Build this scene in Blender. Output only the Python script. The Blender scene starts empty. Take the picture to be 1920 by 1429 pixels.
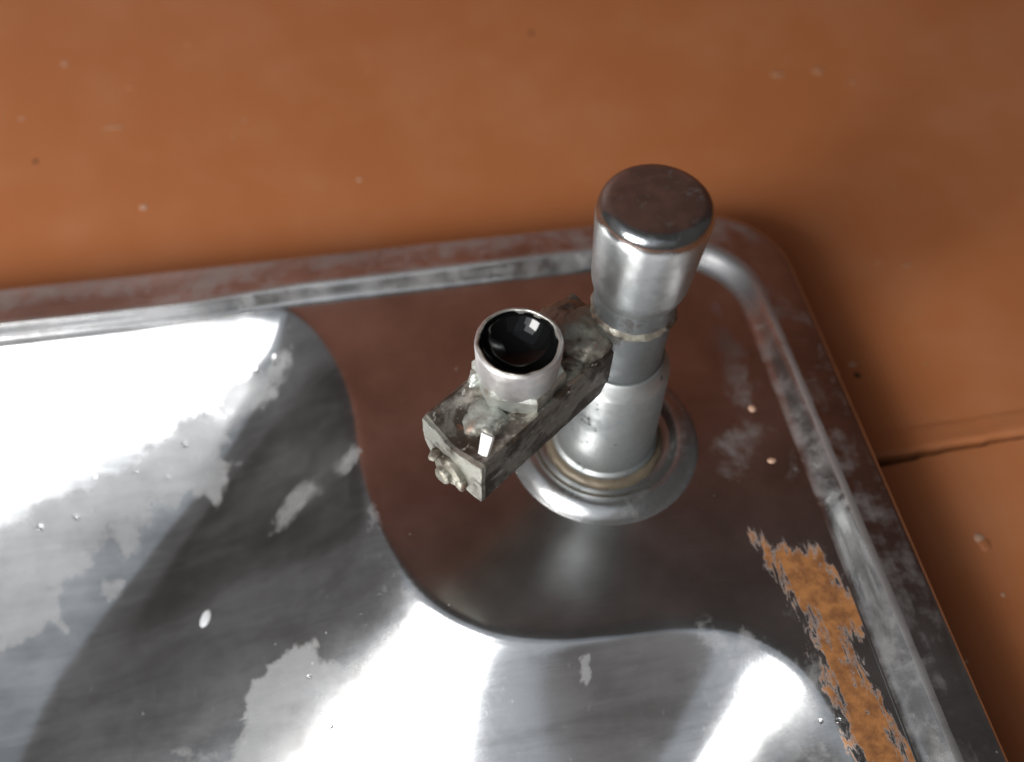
import bpy, bmesh, math, random
import numpy as np
from mathutils import Vector, Matrix, noise
random.seed(7)
MM = 0.001
SC = bpy.context.scene
COL = SC.collection

# ------------------------------------------------------------------ camera
cam_d = bpy.data.cameras.new('camera')
cam = bpy.data.objects.new('camera', cam_d); COL.objects.link(cam)
SC.camera = cam
cr = Vector((0.98587379, -0.16570052, 0.02441721))
cu = Vector((0.12259503, 0.81323558, 0.56887463))
cw = Vector((0.11411976, 0.55784516, -0.82206171))
loc = Vector((-50.1, -124.5, 215.9)) * MM
cam.matrix_world = Matrix(((cr.x, cu.x, -cw.x, loc.x), (cr.y, cu.y, -cw.y, loc.y), (cr.z, cu.z, -cw.z, loc.z), (0, 0, 0, 1)))
cam_d.sensor_width = 36.0
cam_d.lens = 36.0 * 1826.1 / 1920.0
cam_d.clip_start = 0.01; cam_d.clip_end = 50
cam_d.dof.use_dof = True
cam_d.dof.focus_distance = 0.208
cam_d.dof.aperture_fstop = 8.0

# ------------------------------------------------------------------ light
world = bpy.data.worlds.new('World'); SC.world = world; world.use_nodes = True
bg = world.node_tree.nodes['Background']
bg.inputs[0].default_value = (0.075, 0.069, 0.066, 1); bg.inputs[1].default_value = 0.8

def area(name, direction, dist, sx, sy, power, color, target=(-0.06, 0.0, -0.01), shift=(0, 0)):
    l = bpy.data.lights.new(name, 'AREA'); l.shape = 'RECTANGLE'; l.size = sx; l.size_y = sy
    l.energy = power; l.color = color
    o = bpy.data.objects.new(name, l); COL.objects.link(o)
    d = Vector(direction).normalized(); o.location = Vector(target) + d * dist
    o.rotation_euler = d.to_track_quat('Z', 'Y').to_euler()
    o.location += o.rotation_euler.to_matrix() @ Vector((shift[0], shift[1], 0))
    return o
# a window of two panes to the front left, the pale room round it, and the dimmer room in front
WDIR = (-0.555, -0.574, 0.602)
area('window_light', WDIR, 0.90, 0.41, 0.55, 3.2, (0.97, 0.985, 1.0), shift=(-0.02, 0))
area('window_light', WDIR, 0.90, 0.10, 0.33, 0.42, (0.97, 0.985, 1.0), shift=(0.24, -0.11))
area('sunlit_sky_light', (-0.665, -0.525, 0.53), 0.86, 0.31, 0.32, 11.6, (1.0, 0.98, 0.945))
area('room_light', (-0.46, -0.52, 0.70), 1.35, 1.75, 1.6, 2.4, (0.74, 0.87, 1.0))
area('room_light', (-0.66, -0.38, 0.64), 1.75, 3.3, 2.6, 2.5, (0.95, 0.96, 1.0))  # larger, dimmer lamp added behind to soften the room lamp's edges in the steel
area('room_light', (0.03, -0.80, 0.58), 1.30, 1.10, 0.85, 0.45, (0.98, 0.96, 0.98))
SC.cycles.max_bounces = 8; SC.cycles.diffuse_bounces = 3; SC.cycles.glossy_bounces = 5; SC.cycles.transmission_bounces = 8

vs = SC.view_settings
vs.view_transform = 'Standard'; vs.look = 'None'; vs.exposure = 0.0; vs.gamma = 1.0; vs.use_curve_mapping = False

# ------------------------------------------------------------------ helpers
def tag(o, label=None, cat=None, group=None, kind=None):
    if label: o['label'] = label
    if cat: o['category'] = cat
    if group: o['group'] = group
    if kind: o['kind'] = kind
    return o

def obj(name, verts, faces, mat, parent=None, sharp=35, smooth=True):
    me = bpy.data.meshes.new(name)
    me.from_pydata([(v[0] * MM, v[1] * MM, v[2] * MM) for v in verts], [], faces)
    me.update()
    bm = bmesh.new(); bm.from_mesh(me); bmesh.ops.recalc_face_normals(bm, faces=bm.faces); bm.to_mesh(me); bm.free()
    me.materials.append(mat)
    if smooth:
        me.polygons.foreach_set('use_smooth', [True] * len(me.polygons))
        me.set_sharp_from_angle(angle=math.radians(sharp))
    o = bpy.data.objects.new(name, me); COL.objects.link(o)
    if parent: o.parent = parent
    return o

def obj_bm(name, bm, mat, parent=None, sharp=35):
    for v in bm.verts: v.co *= MM
    bmesh.ops.recalc_face_normals(bm, faces=bm.faces)
    me = bpy.data.meshes.new(name); bm.to_mesh(me); bm.free()
    me.materials.append(mat)
    me.polygons.foreach_set('use_smooth', [True] * len(me.polygons))
    me.set_sharp_from_angle(angle=math.radians(sharp))
    o = bpy.data.objects.new(name, me); COL.objects.link(o)
    if parent: o.parent = parent
    return o

def smooth_profile(pts, n=5):
    """Catmull-Rom through an (r,z) list; a repeated point stays a hard corner."""
    out = []
    for i in range(len(pts) - 1):
        p0 = pts[max(i - 1, 0)]; p1 = pts[i]; p2 = pts[i + 1]; p3 = pts[min(i + 2, len(pts) - 1)]
        if p1 == p2: continue
        for k in range(n):
            t = k / n
            out.append(tuple(0.5 * (2 * p1[j] + (p2[j] - p0[j]) * t + (2 * p0[j] - 5 * p1[j] + 4 * p2[j] - p3[j]) * t * t + (3 * p1[j] - p0[j] - 3 * p2[j] + p3[j]) * t ** 3) for j in range(len(p1))))
    out.append(tuple(pts[-1]))
    return out

def lathe(name, prof, mat, parent, cx=0, cy=0, n=96, tilt=(0, 0), rough=0.0, sharp=35):
    """prof: list of (r, z). tilt moves the centre by (dx,dy) per mm of z."""
    V = []; F = []
    rings = []
    for (r, z) in prof:
        ox = cx + tilt[0] * z; oy = cy + tilt[1] * z
        if r < 1e-6:
            rings.append([len(V)]); V.append((ox, oy, z)); continue
        ring = []
        for k in range(n):
            a = 2 * math.pi * k / n
            rr = r
            if rough: rr += rough * noise.noise(Vector((math.cos(a) * r * 0.5, math.sin(a) * r * 0.5, z * 0.5)))
            ring.append(len(V)); V.append((ox + rr * math.cos(a), oy + rr * math.sin(a), z))
        rings.append(ring)
    for a, b in zip(rings[:-1], rings[1:]):
        if len(a) == 1 and len(b) == 1: continue
        for k in range(n):
            k2 = (k + 1) % n
            if len(a) == 1: F.append((a[0], b[k2], b[k]))
            elif len(b) == 1: F.append((a[k], a[k2], b[0]))
            else: F.append((a[k], a[k2], b[k2], b[k]))
    return obj(name, V, F, mat, parent, sharp)

def lump(name, centre, radii, mat, parent, amp=0.3, freq=0.35, rot=0, sub=4, seed=0):
    bm = bmesh.new(); bmesh.ops.create_icosphere(bm, subdivisions=sub, radius=1.0)
    R = Matrix.Rotation(rot, 3, 'Z')
    for v in bm.verts:
        n = v.co.normalized()
        p = Vector((n.x * radii[0], n.y * radii[1], n.z * radii[2]))
        q = p * freq + Vector((seed * 7.3, seed * 3.1, 0))
        s = 1 + amp * noise.fractal(q, 0.9, 2.1, 4)
        v.co = R @ (p * s) + Vector(centre)
    return obj_bm(name, bm, mat, parent, 60)

# ------------------------------------------------------------------ materials
def new_mat(name):
    m = bpy.data.materials.new(name); m.use_nodes = True
    nt = m.node_tree; nt.nodes.clear()
    out = nt.nodes.new('ShaderNodeOutputMaterial'); b = nt.nodes.new('ShaderNodeBsdfPrincipled')
    nt.links.new(b.outputs[0], out.inputs[0])
    return m, nt, b

class G:
    """tiny node-graph helper"""
    def __init__(s, nt): s.nt = nt
    def node(s, t, **kw):
        n = s.nt.nodes.new(t)
        for k, v in kw.items(): setattr(n, k, v)
        return n
    def link(s, a, b): s.nt.links.new(a, b)
    def put(s, sock, v):
        if hasattr(v, 'is_output'): s.link(v, sock)
        else: sock.default_value = v
    def coord(s):
        return s.node('ShaderNodeTexCoord').outputs['Object']
    def mapping(s, vec, scale=(1, 1, 1), rot=(0, 0, 0), loc=(0, 0, 0)):
        m = s.node('ShaderNodeMapping'); s.link(vec, m.inputs[0])
        m.inputs['Scale'].default_value = scale; m.inputs['Rotation'].default_value = rot; m.inputs['Location'].default_value = loc
        return m.outputs[0]
    def noise(s, vec, scale, detail=4, rough=0.55, dist=0.0):
        n = s.node('ShaderNodeTexNoise'); s.link(vec, n.inputs['Vector'])
        n.inputs['Scale'].default_value = scale; n.inputs['Detail'].default_value = detail
        n.inputs['Roughness'].default_value = rough; n.inputs['Distortion'].default_value = dist
        return n.outputs['Fac']
    def voro(s, vec, scale, feature='F1', rnd=1.0):
        n = s.node('ShaderNodeTexVoronoi', feature=feature); s.link(vec, n.inputs['Vector'])
        n.inputs['Scale'].default_value = scale; n.inputs['Randomness'].default_value = rnd
        return n.outputs['Distance']
    def ramp(s, fac, lo, hi, a=0.0, b=1.0, smooth=True):
        n = s.node('ShaderNodeMapRange'); n.interpolation_type = 'SMOOTHSTEP' if smooth else 'LINEAR'
        s.put(n.inputs['Value'], fac)
        n.inputs['From Min'].default_value = lo; n.inputs['From Max'].default_value = hi
        n.inputs['To Min'].default_value = a; n.inputs['To Max'].default_value = b
        return n.outputs['Result']
    def math(s, op, a, b=0.0):
        n = s.node('ShaderNodeMath', operation=op); s.put(n.inputs[0], a); s.put(n.inputs[1], b)
        return n.outputs[0]
    def mix(s, fac, a, b):
        n = s.node('ShaderNodeMix', data_type='RGBA'); s.put(n.inputs[0], fac)
        s.put(n.inputs[6], a); s.put(n.inputs[7], b)
        return n.outputs[2]
    def mixf(s, fac, a, b):
        n = s.node('ShaderNodeMix', data_type='FLOAT'); s.put(n.inputs[0], fac)
        s.put(n.inputs[2], a); s.put(n.inputs[3], b)
        return n.outputs[0]
    def attr(s, name):
        n = s.node('ShaderNodeAttribute'); n.attribute_name = name; return n.outputs['Fac']
    def bump(s, h, strength, dist, prev=None):
        n = s.node('ShaderNodeBump'); n.inputs['Strength'].default_value = strength; n.inputs['Distance'].default_value = dist
        s.link(h, n.inputs['Height'])
        if prev is not None: s.link(prev, n.inputs['Normal'])
        return n.outputs[0]
C = lambda r, g, b: (r, g, b, 1)

def mat_sheet_steel():
    m, nt, b = new_mat('pressed_steel_sheet'); g = G(nt); co = g.coord()
    # fine brushed scratches in two directions
    sA = g.noise(g.mapping(co, (60, 2600, 2600), (0, 0, 0.12)), 1.0, 3, 0.6)
    sB = g.noise(g.mapping(co, (2600, 90, 2600), (0, 0, -0.35)), 1.0, 3, 0.6)
    cloud = g.noise(co, 38, 5, 0.6)
    fine = g.noise(co, 420, 4, 0.65)
    scr = g.ramp(g.noise(g.mapping(co, (14, 1700, 700), (0, 0, 0.06)), 1.0, 2, 0.5), .66, .80)
    scr2 = g.ramp(g.noise(g.mapping(co, (1900, 18, 700), (0, 0, -0.28)), 1.0, 2, 0.5), .66, .80)
    scr = g.mixf(g.ramp(g.noise(co, 9, 2), .46, .54), scr, scr2)
    rough = g.math('ADD', g.math('ADD', 0.085, g.math('ADD', g.math('MULTIPLY', g.attr('wear'), .08), g.math('MULTIPLY', g.math('MULTIPLY', scr, g.math('SUBTRACT', 1.0, g.attr('wear'))), .10))), g.math('MULTIPLY', cloud, 0.09))
    rough = g.math('ADD', rough, g.math('MULTIPLY', sA, 0.06))
    smear = g.noise(g.mapping(co, (20, 130, 60), (0, 0, .5)), 1.0, 6, .65, .5)
    col = g.mix(g.ramp(g.math('ADD', g.math('MULTIPLY', cloud, .5), g.mixf(g.attr('wear'), g.math('MULTIPLY', smear, .5), .25)), .36, .64), C(.42, .415, .41), C(.66, .66, .665))
    col = g.mix(g.math('MULTIPLY', scr, .35), col, C(.75, .75, .76))
    # limescale
    sc = g.attr('scale')
    sn = g.math('ADD', g.noise(co, 95, 6, 0.62, 0.4), g.math('MULTIPLY', g.noise(co, 480, 5, 0.7), 0.34))
    lime = g.ramp(g.math('ADD', sc, g.math('MULTIPLY', g.math('SUBTRACT', sn, 0.67), 2.3)), 0.30, 0.78)
    lime = g.math('MULTIPLY', lime, g.math('MULTIPLY', g.ramp(sc, 0.02, 0.1), g.math('MULTIPLY', g.attr('cover'), g.ramp(g.noise(co, 48, 5, .65), .30, .62, .45, 1.0))))
    limecol = g.mix(g.noise(co, 160, 4, .6), C(.10, .105, .112), C(.165, .17, .178))
    # spots of dried water
    dots = g.ramp(g.voro(co, 210), 0.07, 0.035)
    dots = g.math('MULTIPLY', dots, g.ramp(g.noise(co, 60, 2), 0.56, 0.62))
    # ochre paint smear
    pa = g.attr('paint')
    pn = g.noise(g.mapping(co, (520, 130, 200), (0, 0, 0.10)), 1.0, 7, 0.72, 0.6)
    paint = g.ramp(g.math('ADD', pa, g.math('MULTIPLY', g.math('SUBTRACT', pn, 0.5), 2.5)), 0.34, 0.58)
    paint = g.math('MULTIPLY', paint, g.ramp(pa, 0.02, 0.08))
    pcol = g.mix(g.ramp(g.noise(co, 260, 6, .7), .35, .65), C(.15, .06, .021), C(.30, .128, .040))
    # grime film (rim)
    gr = g.attr('grime')
    gn = g.noise(co, 85, 6, 0.66, 0.3)
    grime = g.ramp(g.math('ADD', gr, g.math('MULTIPLY', g.math('SUBTRACT', gn, 0.5), 2.0)), 0.25, 0.85)
    grime = g.math('MULTIPLY', grime, g.ramp(gr, 0.02, 0.1))
    col = g.mix(g.math('MULTIPLY', grime, 0.5), col, C(.26, .25, .25))
    col = g.mix(g.math('MULTIPLY', lime, 0.95), col, limecol)
    col = g.mix(g.math('MULTIPLY', dots, 0.5), col, C(.6, .58, .54))
    col = g.mix(paint, col, pcol)
    met = g.math('SUBTRACT', 1.0, g.math('MULTIPLY', lime, 0.80))
    met = g.math('SUBTRACT', met, g.math('MULTIPLY', grime, 0.22))
    met = g.math('MULTIPLY', met, g.math('SUBTRACT', 1.0, paint))
    met = g.math('SUBTRACT', met, g.math('MULTIPLY', dots, 0.3)); met = g.math('MAXIMUM', met, 0.0)
    rough = g.mixf(g.math('POWER', lime, 4.0), rough, 0.42)
    rough = g.mixf(grime, rough, 0.27)
    rough = g.mixf(g.math('POWER', paint, 3.0), rough, 0.6)
    g.link(col, b.inputs['Base Color']); g.link(met, b.inputs['Metallic']); g.link(rough, b.inputs['Roughness'])
    n1 = g.bump(sA, 0.16, 0.00004); n1 = g.bump(sB, 0.12, 0.00004, n1)
    n1 = g.bump(g.noise(co, 55, 2, 0.5), 0.10, 0.0008, n1)
    n1 = g.bump(g.math('ADD', paint, g.math('MULTIPLY', lime, 0.0)), 0.25, 0.0001, n1)
    g.link(n1, b.inputs['Normal'])
    return m

def mat_chrome(name, base=(.62, .63, .64), rough=.22, dirt=.35, scale=260, darkc=(.05, .045, .04), polished_above=None):
    m, nt, b = new_mat(name); g = G(nt); co = g.coord()
    n1 = g.noise(co, scale, 6, .65); n2 = g.noise(co, scale * 4.2, 4, .6); cl = g.noise(co, scale * .35, 4, .6)
    spots = g.ramp(g.math('ADD', n1, g.math('MULTIPLY', g.math('SUBTRACT', cl, .5), .5)), .60, .68)
    film = g.ramp(cl, .40, .62)
    col = g.mix(film, C(*base), C(base[0] * .72, base[1] * .74, base[2] * .75))
    col = g.mix(g.math('MULTIPLY', spots, dirt), col, C(*darkc))
    g.link(col, b.inputs['Base Color'])
    g.put(b.inputs['Metallic'], g.math('SUBTRACT', 0.96, g.math('MULTIPLY', spots, dirt * .6)))
    r = g.math('ADD', rough, g.math('MULTIPLY', film, .12)); r = g.math('ADD', r, g.math('MULTIPLY', n2, .10))
    if polished_above is not None:                      # rubbed bright by thumbs
        zc = g.node('ShaderNodeSeparateXYZ'); g.link(co, zc.inputs[0])
        top = g.ramp(g.math('ADD', zc.outputs[2], g.math('MULTIPLY', g.math('SUBTRACT', n1, .5), .002)), polished_above, polished_above + .0012)
        r = g.mixf(top, r, g.math('ADD', .10, g.math('MULTIPLY', n1, .10)))
    g.put(b.inputs['Roughness'], r)
    nn = g.bump(n2, .12, .0002); nn = g.bump(n1, .08, .0004, nn)
    g.link(nn, b.inputs['Normal'])
    return m

def mat_cast(name, light=(.27, .255, .225), dark=(.042, .031, .024), rust=(.22, .075, .025), rusty=.5, bias=.5, rough=.38):
    """tarnished, soldered metal: patches of bare metal, black film, rust and pale flux"""
    m, nt, b = new_mat(name); g = G(nt); co = g.coord()
    a = g.noise(co, 105, 5, .6, .6); c = g.noise(co, 420, 4, .6, .3); r_ = g.noise(g.mapping(co, loc=(.3, .1, .7)), 230, 5, .65)
    f_ = g.noise(g.mapping(co, loc=(.9, .4, .2)), 310, 6, .7, .8)
    mask = g.ramp(g.math('ADD', a, g.math('MULTIPLY', g.math('SUBTRACT', c, .5), .4)), bias - .10, bias + .12)
    col = g.mix(mask, C(*light), C(*dark))
    rm = g.math('MULTIPLY', g.ramp(r_, .60, .68), rusty); col = g.mix(rm, col, C(*rust))
    fm = g.math('MULTIPLY', g.ramp(f_, .60, .68), .55); col = g.mix(fm, col, C(.55, .55, .50))
    g.link(col, b.inputs['Base Color'])
    met = g.math('SUBTRACT', .85, g.math('MULTIPLY', mask, .35)); met = g.math('SUBTRACT', met, g.math('MULTIPLY', rm, .6))
    met = g.math('MAXIMUM', g.math('SUBTRACT', met, g.math('MULTIPLY', fm, .6)), 0)
    g.put(b.inputs['Metallic'], met)
    g.put(b.inputs['Roughness'], g.math('ADD', rough - .12, g.math('MULTIPLY', c, .35)))
    nn = g.bump(c, .35, .0004); nn = g.bump(a, .3, .0008, nn)
    g.link(nn, b.inputs['Normal'])
    return m

def mat_paint_ledge():
    m, nt, b = new_mat('brown_enamel_paint'); g = G(nt); co = g.coord()
    cl = g.noise(co, 11, 5, .6); md = g.noise(co, 45, 5, .6); fi = g.noise(co, 380, 4, .6)
    brush = g.noise(g.mapping(co, (26, 300, 100), (0, 0, .05)), 1, 4, .55)
    col = g.mix(cl, C(.29, .098, .034), C(.355, .134, .054))
    dust = g.math('MULTIPLY', g.ramp(g.math('ADD', md, g.math('MULTIPLY', g.math('SUBTRACT', cl, .5), 1.2)), .30, .95), .16)
    col = g.mix(dust, col, C(.40, .22, .13))
    specks = g.math('MULTIPLY', g.ramp(g.voro(co, 120), .10, .05), g.ramp(g.noise(co, 33, 2), .60, .66))
    col = g.mix(g.math('MULTIPLY', specks, .6), col, C(.50, .32, .22))
    dk = g.math('MULTIPLY', g.ramp(g.voro(g.mapping(co, loc=(.21, .13, 0)), 85), .085, .04), g.ramp(g.noise(g.mapping(co, loc=(.5, .2, 0)), 28, 2), .58, .66))
    col = g.mix(g.math('MULTIPLY', dk, .6), col, C(.09, .03, .012))
    g.link(col, b.inputs['Base Color'])
    g.put(b.inputs['Roughness'], g.math('ADD', .30, g.math('MULTIPLY', md, .22)))
    b.inputs['Specular IOR Level'].default_value = .35
    nn = g.bump(brush, .10, .0006); nn = g.bump(md, .12, .0015, nn); nn = g.bump(fi, .06, .0003, nn)
    g.link(nn, b.inputs['Normal'])
    return m

def mat_simple(name, col, rough=.5, metal=0.0, var=.25, scale=300, bump=.2, **kw):
    m, nt, b = new_mat(name); g = G(nt); co = g.coord()
    n = g.noise(co, scale, 5, .6)
    c2 = tuple(x * (1 - var) for x in col)
    g.link(g.mix(n, C(*col), C(*c2)), b.inputs['Base Color'])
    b.inputs['Metallic'].default_value = metal; b.inputs['Roughness'].default_value = rough
    g.link(g.bump(n, bump, .0004), b.inputs['Normal'])
    for k, v in kw.items(): b.inputs[k].default_value = v
    return m

M_SHEET = mat_sheet_steel()
M_CAP = mat_chrome('worn_chrome_cap', (.39, .40, .405), .31, .16, 420, polished_above=.0822)
M_BODY = mat_chrome('spotted_zinc_body', (.38, .395, .395), .44, .85, 230)
M_STEM = mat_chrome('grey_stem_metal', (.21, .22, .225), .40, .85, 260)
M_FLANGE = mat_chrome('polished_flange', (.55, .55, .55), .16, .15, 150)
M_NOZ = mat_chrome('matte_nickel_nozzle', (.56, .55, .55), .46, .10, 400)
M_ARM = mat_cast('tarnished_arm_metal', bias=.475)
M_ARM_FRONT = mat_cast('scraped_metal', light=(.42, .42, .38), bias=.60, rusty=.3)
M_LIP = mat_cast('chipped_plating', light=(.5, .49, .46), dark=(.10, .07, .05), bias=.55, rusty=.5)
M_SOLDER = mat_cast('dull_solder', light=(.27, .26, .22), dark=(.05, .038, .028), bias=.54, rusty=.4, rough=.50)
M_FLUX = mat_cast('pale_solder', light=(.44, .46, .43), dark=(.14, .13, .11), bias=.58, rusty=.4, rough=.50)
M_RUST = mat_simple('tan_sealant', (.18, .145, .10), .5, 0.3, .7, 250, .4)
M_BLACK = mat_simple('wet_black_bore', (.003, .003, .003), .05, 0, .2, 200, .0)
M_BLACK.node_tree.nodes['Principled BSDF'].inputs['Specular IOR Level'].default_value = .26
M_LEDGE = mat_paint_ledge()
M_WALL = mat_simple('dark_brown_wall_paint', (.20, .069, .036), .5, 0, .25, 12, .1)
M_CRACK = mat_simple('dark_fleck_and_pit_shade', (.025, .012, .007), .8, 0, .4, 200, .5)
M_FLECK = mat_simple('pale_paint_fleck', (.42, .26, .18), .55, 0, .3, 500, .4)
M_FLECK2 = mat_simple('dusty_brown_fleck', (.34, .17, .09), .55, 0, .3, 500, .4)
M_BLOB = mat_simple('pale_grey_blob', (.42, .43, .45), .5, 0, .2, 500, .2)
M_SPRUE = mat_simple('white_flake', (.74, .74, .74), .5, 0, .12, 500, .2)
M_WATER, _nt, _b = new_mat('clear_water')
_b.inputs['Base Color'].default_value = C(1, 1, 1); _b.inputs['Roughness'].default_value = 0.02
_b.inputs['Transmission Weight'].default_value = 1.0; _b.inputs['IOR'].default_value = 1.333

# ------------------------------------------------------------------ basin surface (mm)
X0, X1, Y0, Y1 = -330.0, 68.6, -260.0, 74.5       # outer rim
IX0, IX1, IY0, IY1 = -311.0, 49.0, -246.0, 57.0   # inner foot of the rim
LEDGE_Z = -18.0
corner = [(-285, 58), (-270, 60.5), (-180, 61), (-120, 60.6), (-92, 59.2), (-79, 57.5)]
shelf = [(-79, 57.5), (-71, 48), (-64.5, 33), (-61.5, 17), (-61, -2), (-57.5, -19), (-50.5, -34), (-39, -44), (-26, -48.5), (-11, -50), (9, -51), (22, -55), (31.5, -63), (36, -73), (38, -87), (39, -120), (39, -210), (33, -228), (18, -236)]
rest = [(18, -236), (-140, -237), (-280, -236), (-298, -228), (-304, -212), (-305, -80), (-304, 30), (-299, 50), (-285, 58)]
contour = [p for p in corner[:-1]] + smooth_profile(shelf, 6)[:-1] + smooth_profile(rest, 5)[:-1]
CT = np.array(contour)

def blur(a, s):
    r = int(3 * s) + 1; k = np.exp(-0.5 * (np.arange(-r, r + 1) / s) ** 2); k /= k.sum()
    p = np.pad(a, r, mode='edge')
    p = np.apply_along_axis(lambda v: np.convolve(v, k, 'valid'), 0, p)
    return np.apply_along_axis(lambda v: np.convolve(v, k, 'valid'), 1, p)

def poly_sd(PX, PY, poly):
    """signed distance, positive inside"""
    P = np.asarray(poly, float); d2 = np.full(PX.shape, 1e18); ins = np.zeros(PX.shape, bool)
    for i in range(len(P)):
        a = P[i]; b = P[(i + 1) % len(P)]; ab = b - a; L = ab @ ab
        if L == 0: continue
        t = np.clip(((PX - a[0]) * ab[0] + (PY - a[1]) * ab[1]) / L, 0, 1)
        d2 = np.minimum(d2, (PX - a[0] - t * ab[0]) ** 2 + (PY - a[1] - t * ab[1]) ** 2)
        c = ((a[1] > PY) != (b[1] > PY)) & (PX < (b[0] - a[0]) * (PY - a[1]) / (b[1] - a[1] + 1e-12) + a[0])
        ins ^= c
    return np.where(ins, 1, -1) * np.sqrt(d2)

STEP = 1.0
gx = np.arange(IX0, IX1 + .01, STEP); gy = np.arange(IY0, IY1 + 2.01, STEP)
PX, PY = np.meshgrid(gx, gy)
SD = poly_sd(PX, PY, CT)
D_, L_, A_ = 60.0, 60.0, 2.6
sdb = blur(SD, 8.0); mixw = np.clip(SD / 18.0, 0, 1)
sds = SD * (1 - mixw) + sdb * mixw
dd = np.maximum(sds, 0)
hh = np.sqrt(dd ** 2 + A_ ** 2) - A_
_gy, _gx = np.gradient(blur(SD, 6.0), STEP)
hh = hh * (1 - 0.12 * blur(np.clip(-_gx, 0, 1) ** 2 * (PX > -150), 6.0))      # the shelf's side slopes less than the back
Z = -D_ * (1 - np.exp(-hh / L_))
Z = blur(Z, 0.9)
# gentle unevenness of pressed sheet on the shelf
def field_noise(scale, amp, seed):
    out = np.zeros(PX.shape)
    rs = np.random.RandomState(seed)
    for k in range(14):
        a = rs.rand() * 6.283; f = scale * (0.5 + rs.rand()); ph = rs.rand() * 6.283
        out += np.sin((PX * np.cos(a) + PY * np.sin(a)) * f + ph)
    return amp * out / 14
Z += field_noise(0.05, 0.5, 3)
# slight rise under the bubbler, added to turn its bright reflection away
RR = np.hypot(PX, PY)
Z += 1.3 * np.exp(-(RR / 34.0) ** 2)

gyv, gxv = np.gradient(Z, STEP)
NRM = np.stack([-gxv, -gyv, np.ones_like(Z)], -1); NRM /= np.linalg.norm(NRM, axis=-1, keepdims=True)

def soft_poly(poly, soft):
    return np.clip(0.5 + poly_sd(PX, PY, poly) / (2 * soft), 0, 1)
def blob(x, y, r, s=1.0):
    return s * np.clip(1.25 - np.hypot(PX - x, PY - y) / r, 0, 1)

#MASKS
cover_mask = np.full_like(Z, .5); scale_mask = np.zeros_like(Z); paint_mask = np.zeros_like(Z); grime_mask = np.zeros_like(Z)
LIME = [
    ([(-162, -15), (-154, -13), (-153, -7), (-147, -13), (-147, 0), (-138, 3), (-140, 6), (-135, 7), (-135, 12), (-131, 3), (-128, 4), (-127, 10), (-124, 11), (-122, 15), (-117, 14), (-115, 13), (-112, 16), (-107, 19), (-104, 12), (-101, 20), (-97, 21), (-102, 24), (-99, 30), (-87, 34), (-82, 38), (-78, 46), (-95, 42), (-117, 32), (-139, 23), (-163, 16), (-260, -20), (-260, -70), (-190, -40)], 2.5, 0.95),
    ([(-138, -5), (-137, -2), (-131, -2), (-130, -4), (-134, -7), (-136, -8)], 2.0, 0.9),
    ([(-102, -59), (-101, -54), (-97, -51), (-97, -43), (-93, -39), (-87, -35), (-78, -35), (-77, -40), (-72, -43), (-65, -43), (-58, -38), (-56, -43), (-67, -67), (-90, -130), (-140, -120)], 2.5, 0.95),
    ([(-125, -54), (-118, -48), (-111, -45), (-102, -47), (-105, -59)], 5.0, 0.55),
    ([(-87, -4), (-86, 1), (-82, 7), (-73, 6), (-75, 1), (-80, -1), (-84, -5)], 2.5, 0.75),
    ([(-69, 6), (-63, 9), (-63, 6), (-66, 1), (-68, 3)], 2.0, 0.7),
    ([(-61, -7), (-58, -23), (-51, -35), (-57, -33), (-64, -16)], 4.0, 0.5),
    ([(12, -53), (24, -56), (32, -64), (35, -75), (35, -87), (24, -84), (23, -74), (18, -64), (12, -58)], 6.0, 0.6),
    ([(-17, -54), (-15, -54), (-15, -58), (-16, -59), (-17, -58)], 1.0, 0.9),
]
FILM = [
    ([(25, -4), (36, 1), (45, -1), (50, -10), (49, -18), (44, -19), (43, -15), (41, -13), (34, -17), (29, -17), (25, -12)], 2.0, 0.28),
    ([(29, -52), (37, -49), (39, -55), (34, -58)], 2.0, 0.4),
    ([(41, 42), (48, 29), (46, 8), (38, -2), (35, 13), (35, 27)], 5.0, 0.5),
]
for poly, soft, amt in LIME:
    cover_mask = np.where(amt * soft_poly(poly, soft) > scale_mask, .82 if amt > .88 else .36, cover_mask)
    scale_mask = np.maximum(scale_mask, amt * soft_poly(poly, soft))
for poly, soft, amt in FILM:
    grime_mask = np.maximum(grime_mask, amt * soft_poly(poly, soft))
PAINT = [(30.8, -32.4), (33.4, -34.9), (40.7, -37.4), (45.6, -38.9), (47.0, -42.6), (47.6, -48.2), (50.5, -51.3), (52.0, -57.5), (46.4, -58.6), (43.6, -60.7), (44.7, -69.6), (46.4, -78.2), (47.6, -84.2), (49.1, -92.2), (36.9, -90.1), (37.0, -83.5), (37.4, -75.6), (36.5, -69.5), (36.7, -62.1), (37.8, -53.3), (35.0, -50.3), (33.3, -43.3), (31.9, -37.5)]
paint_mask = 0.90 * soft_poly(PAINT, 4.0)

def set_masks(me, idx, masks):
    for nm, arr in masks.items():
        a = me.attributes.new(nm, 'FLOAT', 'POINT'); a.data.foreach_set('value', np.ascontiguousarray(arr.reshape(-1)[idx], dtype=np.float32))

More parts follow.
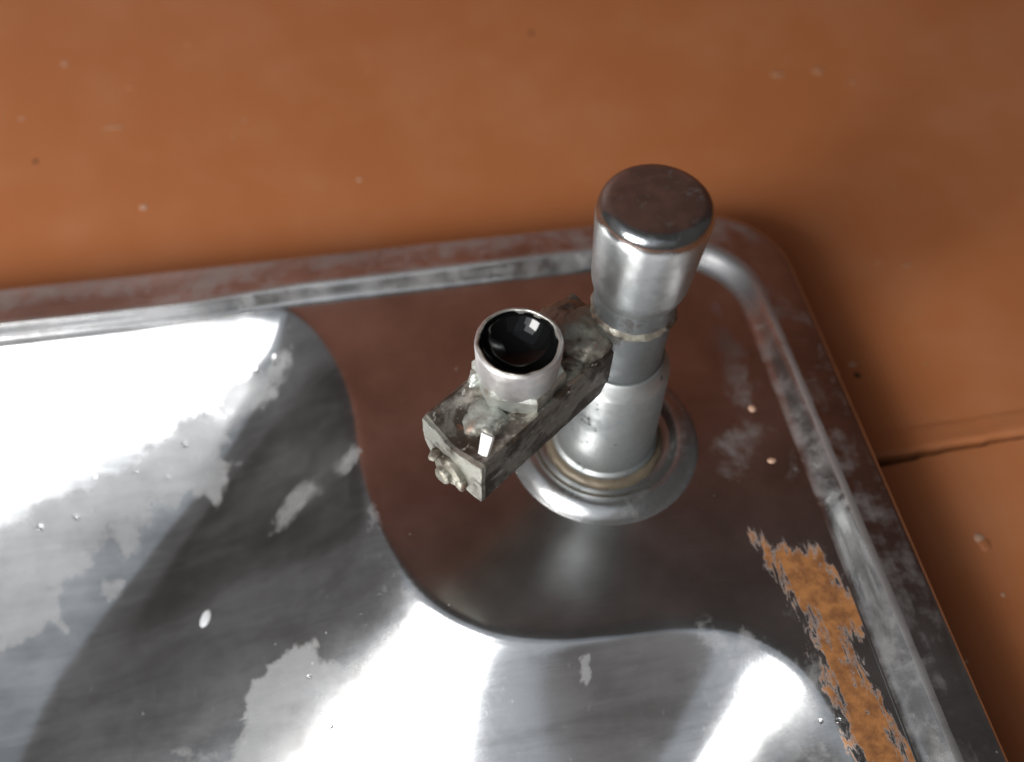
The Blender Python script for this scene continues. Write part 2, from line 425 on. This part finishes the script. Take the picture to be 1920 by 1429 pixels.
def grid_part(name, facemask, parent):
    ny, nx = Z.shape
    J, I = np.nonzero(facemask)
    quads = np.stack([J * nx + I, J * nx + I + 1, (J + 1) * nx + I + 1, (J + 1) * nx + I], -1)
    used = np.unique(quads); remap = np.full(ny * nx, -1); remap[used] = np.arange(len(used))
    V = np.stack([PX, PY, Z], -1).reshape(-1, 3)[used] * MM
    me = bpy.data.meshes.new(name)
    me.from_pydata(V.tolist(), [], remap[quads].tolist()); me.update()
    me.polygons.foreach_set('use_smooth', [True] * len(me.polygons))
    me.materials.append(M_SHEET)
    set_masks(me, used, {'wear': np.clip(0.5 - SD / 4.0, 0, 1), 'cover': cover_mask, 'scale': scale_mask, 'paint': paint_mask, 'grime': grime_mask})
    me.normals_split_custom_set_from_vertices(NRM.reshape(-1, 3)[used].tolist())
    o = bpy.data.objects.new(name, me); COL.objects.link(o); o.parent = parent
    return o

# ------------------------------------------------------------------ ledge (setting)
def slab(name, outline, z_top, z_bot, mat):
    n = len(outline)
    V = [(x, y, z_top) for x, y in outline] + [(x, y, z_bot) for x, y in outline]
    F = [tuple(range(n)), tuple(range(2 * n - 1, n - 1, -1))] + [(i, i + n, (i + 1) % n + n, (i + 1) % n) for i in range(n)]
    o = obj(name, V, F, mat, None, 30, smooth=False)
    return tag(o, kind='structure')
def joint_y(x, side):
    t = (x - 64) / 60.0
    return -7.4 + 0.03 * (x - 64) + 0.7 * noise.noise(Vector((x * .06, side * 5.0, 0))) + 0.55 * noise.noise(Vector((x * .22, side * 9.0, 3)))
xs = [64 + k * 2.0 for k in range(60)] + [184 + k * 20.0 for k in range(32)]
xs[-1] = 2000
back_edge = [(x, joint_y(x, 1) + 0.25) for x in xs]
front_edge = [(x, joint_y(x, 1) - (0.4 + 4.2 * math.exp(-(x - 64) / 20.0) + 0.4 * abs(noise.noise(Vector((x * .15, 2, 8)))))) for x in xs]
led_b = slab('ledge', [(-900, 67), (64, 67)] + back_edge + [(2000, 480), (-900, 480)], LEDGE_Z, LEDGE_Z - 30, M_LEDGE)
led_f = slab('ledge', [(-900, 67), (-900, -700), (2000, -700)] + front_edge[::-1] + [(64, -256), (-326, -256), (-326, 67)], LEDGE_Z - 1.4, LEDGE_Z - 31.4, M_LEDGE)
# low bead of filler along the joint
V = []; F = []
NB = 9
for i, x in enumerate(xs):
    y0 = joint_y(x, 1) + 0.25; wdt = 8.5 + 1.2 * noise.noise(Vector((x * .03, 4, 4)))
    for k in range(NB):
        t = k / (NB - 1)
        V.append((x, y0 - 0.25 + t * wdt, LEDGE_Z + 0.02 + (1.2 * (1 - t) ** 0.7 * min(1, t * 9 + .25)) * (0.8 + 0.35 * noise.noise(Vector((x * .05, t * 2, 1)))) - (0.15 if k in (NB - 1,) else 0)))
for i in range(len(xs) - 1):
    for k in range(NB - 1): F.append((i * NB + k, (i + 1) * NB + k, (i + 1) * NB + k + 1, i * NB + k + 1))
obj('joint_bead', V, F, M_LEDGE, led_b, 60)
# painted wall that stands behind the ledge, seen only as the brown mirror image in the steel
wall = slab('back_wall', [(-600, 480), (2000, 480), (2000, 500), (-600, 500)], 1500, -60, M_WALL)

# ------------------------------------------------------------------ basin object
basin = bpy.data.objects.new('drinking_fountain_basin', None); COL.objects.link(basin); basin.location = (0, 0, 0)
tag(basin, 'pressed stainless steel fountain basin with raised rim and scaly water stains, set in brown ledge', 'basin')
fc = 0.25 * (SD[:-1, :-1] + SD[1:, :-1] + SD[:-1, 1:] + SD[1:, 1:])
grid_part('bowl', fc > -0.5, basin)
grid_part('shelf_deck', fc <= -0.5, basin)

def rounded_rect(x0, x1, y0, y1, r, nc=28, nl=(90, 70)):
    pts = []
    def arc(cx, cy, a0):
        for k in range(nc + 1):
            a = math.radians(a0 + 90 * k / nc); pts.append((cx + r * math.cos(a), cy + r * math.sin(a)))
    def seg(p, q, n):
        for k in range(1, n): t = k / n; pts.append((p[0] + (q[0] - p[0]) * t, p[1] + (q[1] - p[1]) * t))
    arc(x1 - r, y1 - r, 0); seg((x1 - r, y1), (x0 + r, y1), nl[0]); arc(x0 + r, y1 - r, 90); seg((x0, y1 - r), (x0, y0 + r), nl[1])
    arc(x0 + r, y0 + r, 180); seg((x0 + r, y0), (x1 - r, y0), nl[0]); arc(x1 - r, y0 + r, 270); seg((x1, y0 + r), (x1, y1 - r), nl[1])
    return pts
OUT = rounded_rect(X0, X1, Y0, Y1, 25); INN = rounded_rect(IX0, IX1, IY0, IY1, 22)
# profile across the rim: t = 0 outer edge, 1 inner foot
rim_prof = smooth_profile([(0.0, -21.0), (0.0, -6.0), (0.0, -1.0), (0.03, 1.5), (0.10, 2.7), (0.20, 3.3), (0.32, 3.7), (0.45, 3.95), (0.56, 4.2), (0.62, 4.3), (0.67, 4.05), (0.73, 3.3), (0.80, 2.1), (0.87, 1.0), (0.94, 0.25), (1.0, 0.0), (1.0, 0.0), (1.02, -6.0)], 5)
V = []; F = []; NP = len(rim_prof); gr = []; ls = []; zz = np.zeros(1)
for i, (o_, n_) in enumerate(zip(OUT, INN)):
    for (t, z) in rim_prof:
        ts = 0.62 + 0.19 * abs(Vector((o_[0] - n_[0], o_[1] - n_[1])).normalized().y) ** 2
        if o_[1] > 60: ts += (0.93 - ts) * min(1, max(0, (-70 - o_[0]) / 30.0))
        t0 = t; t = t * ts / 0.62 if t < 0.62 else ts + (t - 0.62) * (1.06 - ts) / 0.44
        x = o_[0] + (n_[0] - o_[0]) * t; y = o_[1] + (n_[1] - o_[1]) * t
        wob = 0.12 * noise.noise(Vector((x * .04, y * .04, 0))) if z > 1 else 0
        V.append((x, y, z + wob)); corner_ = 1 if o_[0] > 45 and o_[1] > 48 else 0  # extra grime at this corner, put on to dull the window's highlight
        sd_ = abs(Vector((o_[0] - n_[0], o_[1] - n_[1])).normalized().y)
        gr.append((0.40 if t0 > .42 else .14 + .42 * sd_) if 0.12 < t0 < 0.58 else ((0.95 if t0 < .68 else 0.46 + 0.4 * corner_) if .58 <= t0 < .97 else 0.12))
        ls.append(0.22 if .66 < t0 < .9 else 0.0)
for i in range(len(OUT)):
    j = (i + 1) % len(OUT)
    for k in range(NP - 1): F.append((i * NP + k, j * NP + k, j * NP + k + 1, i * NP + k + 1))
rim = obj('rim', V, F, M_SHEET, basin, 80)
for nm, arr in (('grime', gr), ('scale', ls), ('paint', [0.0] * len(gr)), ('wear', [0.45] * len(gr)), ('cover', [.5] * len(gr))):
    a = rim.data.attributes.new(nm, 'FLOAT', 'POINT'); a.data.foreach_set('value', arr)

# ------------------------------------------------------------------ bubbler
TL = (0.022, 0.006)
bub = bpy.data.objects.new('water_bubbler', None); COL.objects.link(bub); bub.location = (0, 0, 0)
tag(bub, 'worn metal bubbler with domed push button, side arm and black-bored nozzle on the steel shelf', 'bubbler')
lathe('flange', smooth_profile([(24.8, -2.2), (25.0, 0.0), (24.6, 1.0), (23.2, 2.7), (21.2, 4.0), (19.6, 4.3), (18.6, 3.9), (17.6, 2.6), (16.6, 1.8), (13, 1.6), (10, 1.6)], 5), M_FLANGE, bub, n=128)
lathe('sealant_ring', smooth_profile([(15.4, 1.6), (15.0, 2.5), (14.4, 3.0), (13.8, 3.2), (13.0, 3.2), (12.0, 3.2)], 4), M_RUST, bub, rough=.3)
lathe('body', [(13.2, 2.0), (13.4, 3.2), (13.4, 4.2), (13.0, 4.7)] + smooth_profile([(12.6, 5.0), (12.4, 13), (12.0, 22), (11.6, 32.5), (11.45, 34.2), (11.0, 35.4), (10.2, 36.9), (9.5, 37.9), (8.8, 38.1), (7.8, 38.1)], 5), M_BODY, bub, n=128, tilt=TL)
lathe('stem', smooth_profile([(8.9, 37.2), (8.8, 42), (8.8, 50), (8.8, 58)], 3), M_STEM, bub, tilt=TL)
lathe('collar', smooth_profile([(8.3, 53.6), (8.8, 54.0), (8.9, 55.0), (8.9, 56.6), (9.0, 61.5), (8.6, 62.5)], 4), M_STEM, bub, tilt=TL, rough=.2)
lathe('solder_ring', smooth_profile([(8.3, 53.4), (9.0, 53.7), (9.35, 54.6), (9.2, 55.4), (8.8, 56.2), (8.3, 56.4)], 4), M_SOLDER, bub, tilt=TL, rough=.45)
lathe('cap', smooth_profile([(0, 60.0), (8.0, 60.0), (8.7, 60.4), (9.4, 61.8), (10.15, 64.5), (10.5, 69), (10.9, 75), (11.3, 80.5), (11.35, 82.6), (11.05, 84.0), (10.4, 85.1), (9.5, 85.7), (8.4, 85.95), (5, 86.0), (0, 86.0)], 6), M_CAP, bub, n=128, tilt=TL)

# arm: local frame a = along (from free end to stem), l = to the left/back, origin at the free end's front-right top corner
ang = math.radians(36.9); AX = Vector((math.cos(ang), math.sin(ang), 0)); LX = Vector((-math.sin(ang), math.cos(ang), 0))
A0 = Vector((-35.5, -30.5, 0))
def arm_pt(a, l, z): return tuple(A0 + AX * a + LX * l + Vector((0, 0, z)))
def arm_mesh(name, a0, a1, prof, mat, na=40, amp=.25, parent=bub, skew=0.0):
    """prism along the arm, cross-section prof [(l,z)] subdivided and roughened"""
    P = []
    n = len(prof)
    for i in range(n):
        p, q = prof[i], prof[(i + 1) % n]; k = max(2, int(math.dist(p, q) / .7))
        for j in range(k): t = j / k; P.append((p[0] + (q[0] - p[0]) * t, p[1] + (q[1] - p[1]) * t))
    V = []; F = []; m_ = len(P)
    for i in range(na + 1):
        a = a0 + (a1 - a0) * i / na
        for (l, z) in P:
            aa = a + skew * l * (1 - i / na)
            q = Vector((aa * .35, l * .35, z * .35)); nv = noise.noise_vector(q) * amp + noise.noise_vector(q * 3) * amp * .35
            V.append(arm_pt(aa + nv.x, l + nv.y, z + nv.z))
    for i in range(na):
        for j in range(m_): F.append((i * m_ + j, i * m_ + (j + 1) % m_, (i + 1) * m_ + (j + 1) % m_, (i + 1) * m_ + j))
    F.append(tuple(range(m_))[::-1]); F.append(tuple(na * m_ + j for j in range(m_)))
    return obj(name, V, F, mat, parent, 32)
arm = arm_mesh('arm', 0, 45, [(0.6, 34.6), (0.0, 35.4), (0.0, 48.6), (0.5, 49.2), (2.2, 48.6), (8.5, 46.6), (10.2, 47.0), (16.2, 49.6), (17.2, 49.0), (17.2, 42.5), (15.5, 38.5), (12, 35.4)], M_ARM, amp=.10)
# bright scraped end plate with the screw
arm_mesh('end_plate', -1.0, 0.1, [(0.2, 34.8), (0.2, 48.6), (8.6, 46.4), (16.8, 49.2), (16.9, 42.6), (15.3, 38.7), (12, 35.6)], M_ARM_FRONT, na=3, amp=.3, parent=arm)
def along_cyl(name, a0, prof, l, z, mat, parent, n=40, rough=.1):
    V = []; F = []
    for (r, d) in prof:
        for k in range(n):
            t = 2 * math.pi * k / n; rr = r + rough * noise.noise(Vector((math.cos(t) * 2, math.sin(t) * 2, d)))
            V.append(arm_pt(a0 - d, l + rr * math.cos(t), z + rr * math.sin(t)))
    for i in range(len(prof) - 1):
        for k in range(n): F.append((i * n + k, i * n + (k + 1) % n, (i + 1) * n + (k + 1) % n, (i + 1) * n + k))
    F.append(tuple((len(prof) - 1) * n + k for k in range(n)))
    return obj(name, V, F, mat, parent, 40)
screw = along_cyl('screw', -0.8, [(4.0, 0), (4.1, .8), (3.8, 1.5), (2.9, 1.9), (2.1, 2.0), (2.0, 3.0), (1.6, 3.4)], 8.8, 38.6, M_SOLDER, arm, rough=.25)
lump('solder_drop', arm_pt(-1.8, 12.4, 40.8), (1.5, 1.5, 1.6), M_SOLDER, arm, .4, .5, sub=3, seed=3)
lump('solder_drop', arm_pt(-1.6, 5.4, 37.4), (1.3, 1.6, 1.4), M_SOLDER, arm, .4, .5, sub=3, seed=5)
# pale flake standing on the front corner of the arm
V = [arm_pt(0.4, 0.9, 46.8), arm_pt(0.2, 2.6, 46.4), arm_pt(3.6, 4.6, 52.0), arm_pt(4.0, 2.0, 52.6), arm_pt(1.2, 0.9, 46.6), arm_pt(1.0, 2.6, 46.2), arm_pt(4.3, 4.6, 51.5), arm_pt(4.7, 2.0, 52.1)]
obj('white_flake', V, [(0, 1, 2, 3), (7, 6, 5, 4), (0, 4, 5, 1), (1, 5, 6, 2), (2, 6, 7, 3), (3, 7, 4, 0)], M_SPRUE, arm, 30)

# nozzle assembly on the arm
NX, NY = -25.6, -10.2
# hexagonal nut under the nozzle cup
V = []; F = []
hexp = [(9.6, 47.0), (9.9, 48.0), (9.9, 51.6), (9.3, 52.6), (7.4, 53.0)]
for (r, z) in hexp:
    for k in range(48):
        t = 2 * math.pi * k / 48; u_ = (math.degrees(t) % 60) - 30
        rr = r * (math.cos(math.radians(30)) / math.cos(math.radians(u_)) if z < 52.8 else .95)
        t += math.radians(-77.5)
        nv = .14 * noise.noise(Vector((math.cos(t) * 6, math.sin(t) * 6, z * .5)))
        V.append((NX + .3 + (rr + nv) * math.cos(t), NY + .2 + (rr + nv) * math.sin(t), z + nv))
for i in range(len(hexp) - 1):
    for k in range(48): F.append((i * 48 + k, i * 48 + (k + 1) % 48, (i + 1) * 48 + (k + 1) % 48, (i + 1) * 48 + k))
obj('nozzle_nut', V, F, M_FLUX, bub, 25)
lump('solder_joint', arm_pt(8.5, 8.5, 46.6), (4.6, 5.2, 2.6), M_FLUX, bub, .25, .3, ang, 4, 11)
nozzle = lathe('nozzle', smooth_profile([(7.6, 50.5), (8.2, 51.2), (8.5, 53), (8.8, 57), (8.95, 60.0), (8.9, 60.7), (8.6, 61.1), (8.15, 61.05), (7.9, 60.6), (7.85, 59.6), (7.85, 58.0)], 5), M_NOZ, bub, NX, NY, n=96, rough=.12)
lathe('bore', smooth_profile([(7.95, 61.0), (7.8, 60.6)] + [(9.0 * math.sin(math.radians(a)), 64.6 - 9.0 * math.cos(math.radians(a))) for a in (59, 52, 45, 36, 27, 18, 9)] + [(0, 55.6)], 6), M_BLACK, nozzle, NX, NY, n=72)
lathe('chipped_lip', smooth_profile([(8.5, 60.95), (8.35, 61.25), (8.05, 61.22), (7.88, 60.9), (7.85, 60.2)], 4), M_LIP, nozzle, NX, NY, n=96, rough=.25)
# solder joints
lump('solder_joint', arm_pt(38, 8, 49.0), (7.6, 7.5, 4.6), M_SOLDER, bub, .13, .2, ang, 5, 1)
lump('solder_joint', arm_pt(37, 12, 48.5), (7.6, 6.4, 4.4), M_ARM, bub, .16, .2, ang, 5, 2)
lump('solder_joint', arm_pt(8, 6, 46.8), (3.6, 3.2, 1.9), M_FLUX, bub, .4, .4, ang, 4, 4)
lump('solder_joint', arm_pt(16, 16.0, 48.6), (4.6, 2.0, 2.2), M_FLUX, bub, .4, .4, ang, 4, 6)
lump('solder_joint', arm_pt(29, 4.5, 48.2), (5, 3.2, 1.8), M_SOLDER, bub, .2, .35, ang, 4, 8)

# ------------------------------------------------------------------ droplets and flecks
def surf_z(x, y):
    i = min(max((x - gx[0]) / STEP, 0), len(gx) - 1.001); j = min(max((y - gy[0]) / STEP, 0), len(gy) - 1.001)
    i0, j0 = int(i), int(j); fi, fj = i - i0, j - j0
    z = (Z[j0, i0] * (1 - fi) + Z[j0, i0 + 1] * fi) * (1 - fj) + (Z[j0 + 1, i0] * (1 - fi) + Z[j0 + 1, i0 + 1] * fi) * fj
    return float(z), Vector([float(q) for q in NRM[j0, i0]])
def droplet(x, y, r, label, elong=1.0, ang_=0.0, mat=None, name='water_droplet', cat='droplet', group='water droplets on the steel', hgt=.55):
    z, n = surf_z(x, y)
    V = []; F = []; NR, NS = 7, 20
    for i in range(NR):
        a = math.pi / 2 * i / (NR - 1)
        rr = r * math.cos(a); hz = r * hgt * math.sin(a)
        for k in range(NS):
            t = 2 * math.pi * k / NS; w_ = 1 + .10 * noise.noise(Vector((math.cos(t) + x, math.sin(t) + y, 0)))
            V.append((rr * math.cos(t) * elong * w_, rr * math.sin(t) * w_, hz - .08 * r))
    for i in range(NR - 1):
        for k in range(NS): F.append((i * NS + k, i * NS + (k + 1) % NS, (i + 1) * NS + (k + 1) % NS, (i + 1) * NS + k))
    F.append(tuple(range(NS))[::-1])
    o = obj(name, V, F, mat or M_WATER, None, 50)
    q = Vector((0, 0, 1)).rotation_difference(n).to_matrix() @ Matrix.Rotation(ang_, 3, 'Z')
    o.matrix_world = Matrix.Translation(Vector((x, y, z)) * MM) @ q.to_4x4()
    return tag(o, label, cat, group)
droplet(-83.7, 44.4, 1.45, 'largest clear water droplet, near the sharp back corner of the bowl')
droplet(-89.8, 43.5, .85, 'small clear droplet just left of the largest droplet near the bowl corner')
droplet(-94.6, 44.8, .6, 'tiny clear droplet, second to the left of the largest droplet')
for (x, y, r, lb) in [
    (-112, 29.5, .95, 'clear droplet alone on the upper left slope, right of a droplet pair'),
    (-121, 32.5, .7, 'left droplet of a close pair on the upper left slope of the bowl'),
    (-119.3, 33.2, .6, 'right droplet of a close pair on the upper left slope of the bowl'),
    (-105.5, 35.7, .6, 'tiny droplet between the close pair and the bowl corner droplets'),
    (-137.2, 24.5, .6, 'tiny droplet on the lit edge far left of the close pair'),
    (-125.9, 24.4, .6, 'tiny droplet just below the close pair on the stained slope'),
    (-143.1, 15.5, 1.0, 'right one of two round droplets near the left picture edge'),
    (-152.7, 14.1, 1.0, 'leftmost round droplet on the stained slope of the bowl'),
    (-117.6, 22.1, .6, 'tiny droplet in the middle of the upper stained patch'),
    (-76.3, -54.7, .8, 'larger droplet on the lower stained patch at the bottom of the bowl'),
    (-80.5, -42.7, .6, 'tiny droplet at the upper edge of the lower stained patch'),
    (-74.5, -57.5, .5, 'tiniest droplet, just below the larger one on the lower stained patch'),
    (32.5, -76.9, .6, 'left droplet of two beside the ochre paint smear in the front bowl'),
    (35.7, -77.8, .75, 'right droplet of two, touching the edge of the ochre paint smear')]:
    droplet(x, y, r, lb)
droplet(-107.5, -20.2, 1.5, 'elongated white blob on the dark slope of the bowl', 1.6, 1.0, M_BLOB, 'white_blob', 'blob', 'white crumbs on the steel', .3)
droplet(41.5, 3.4, 1.1, 'pale round crumb on the shelf between bubbler and right rim', 1.0, 0, M_FLECK, 'pale_crumb', 'crumb', 'pale crumbs on the steel', .6)
droplet(41.7, -12.7, .85, 'smaller oval crumb on the shelf, nearer the front beside the right rim', 1.4, 0, M_FLECK, 'pale_crumb', 'crumb', 'pale crumbs on the steel', .6)
# flecks of old paint on the ledge; a dark lump paints a pit's shade


def fleck(x, y, r, elong, a, mat, hgt=.22):
    r *= .75
    V = []; F = []; NS = 14
    for i, (q, hz) in enumerate(((1, -.05), (.8, .6), (.4, .95))):
        for k in range(NS):
            t = 2 * math.pi * k / NS; w_ = q * (1 + .35 * noise.noise(Vector((math.cos(t) * 1.3 + x, math.sin(t) * 1.3 + y, i * .3))))
            px, py = r * elong * w_ * math.cos(t), r * w_ * math.sin(t)
            V.append((x + px * math.cos(a) - py * math.sin(a), y + px * math.sin(a) + py * math.cos(a), LEDGE_Z - (0 if y > -8 else 1.4) + hz * r * hgt))
    for i in range(2):
        for k in range(NS): F.append((i * NS + k, i * NS + (k + 1) % NS, (i + 1) * NS + (k + 1) % NS, (i + 1) * NS + k))
    F.append(tuple(2 * NS + k for k in range(NS)))
    obj('paint_fleck_or_pit', V, F, mat, led_b if y > -8 else led_f, 50)
for (x, y, r, e, a, m_) in [(-126, 121, 1.6, 1.2, .4, M_FLECK), (-55, 124, 1.1, 1.3, 1.2, M_FLECK), (-158, 200, 1.6, 1.0, 0, M_FLECK), (-138, 162, 1.2, 4.2, .05, M_FLECK2), (121, 158, 2.4, 1.3, .2, M_FLECK2), (105, 158, 2.2, 1.8, 0, M_FLECK2), (132, 150, 1.4, 1.0, 1, M_FLECK2), (98, -34, 2.3, .8, .3, M_FLECK), (84, 25, 1.2, 1.6, 0, M_FLECK), (80, -65, .8, 1, 0, M_FLECK), (17, 195, .9, 2.2, 1.2, M_CRACK), (-170, 171, 1.1, 1, 0, M_FLECK), (-163, 148, 1.2, 1, 0, M_CRACK), (-133, 183, 1.5, 1.6, 0, M_LEDGE), (116, 60, .9, 3, .1, M_FLECK2), (106, 22, .7, 1, 0, M_FLECK2), (97, -50, .8, 1, 0, M_FLECK), (-97, 151, .9, 1, 0, M_FLECK2), (126, 95, .9, 1.2, 0, M_FLECK2), (112, 40, .6, 1, 0, M_FLECK2), (84, 21, 1.5, .8, .6, M_CRACK), (98.5, -36, 2.6, .9, .2, M_LEDGE)]:
    fleck(x, y, r, e, a, m_)
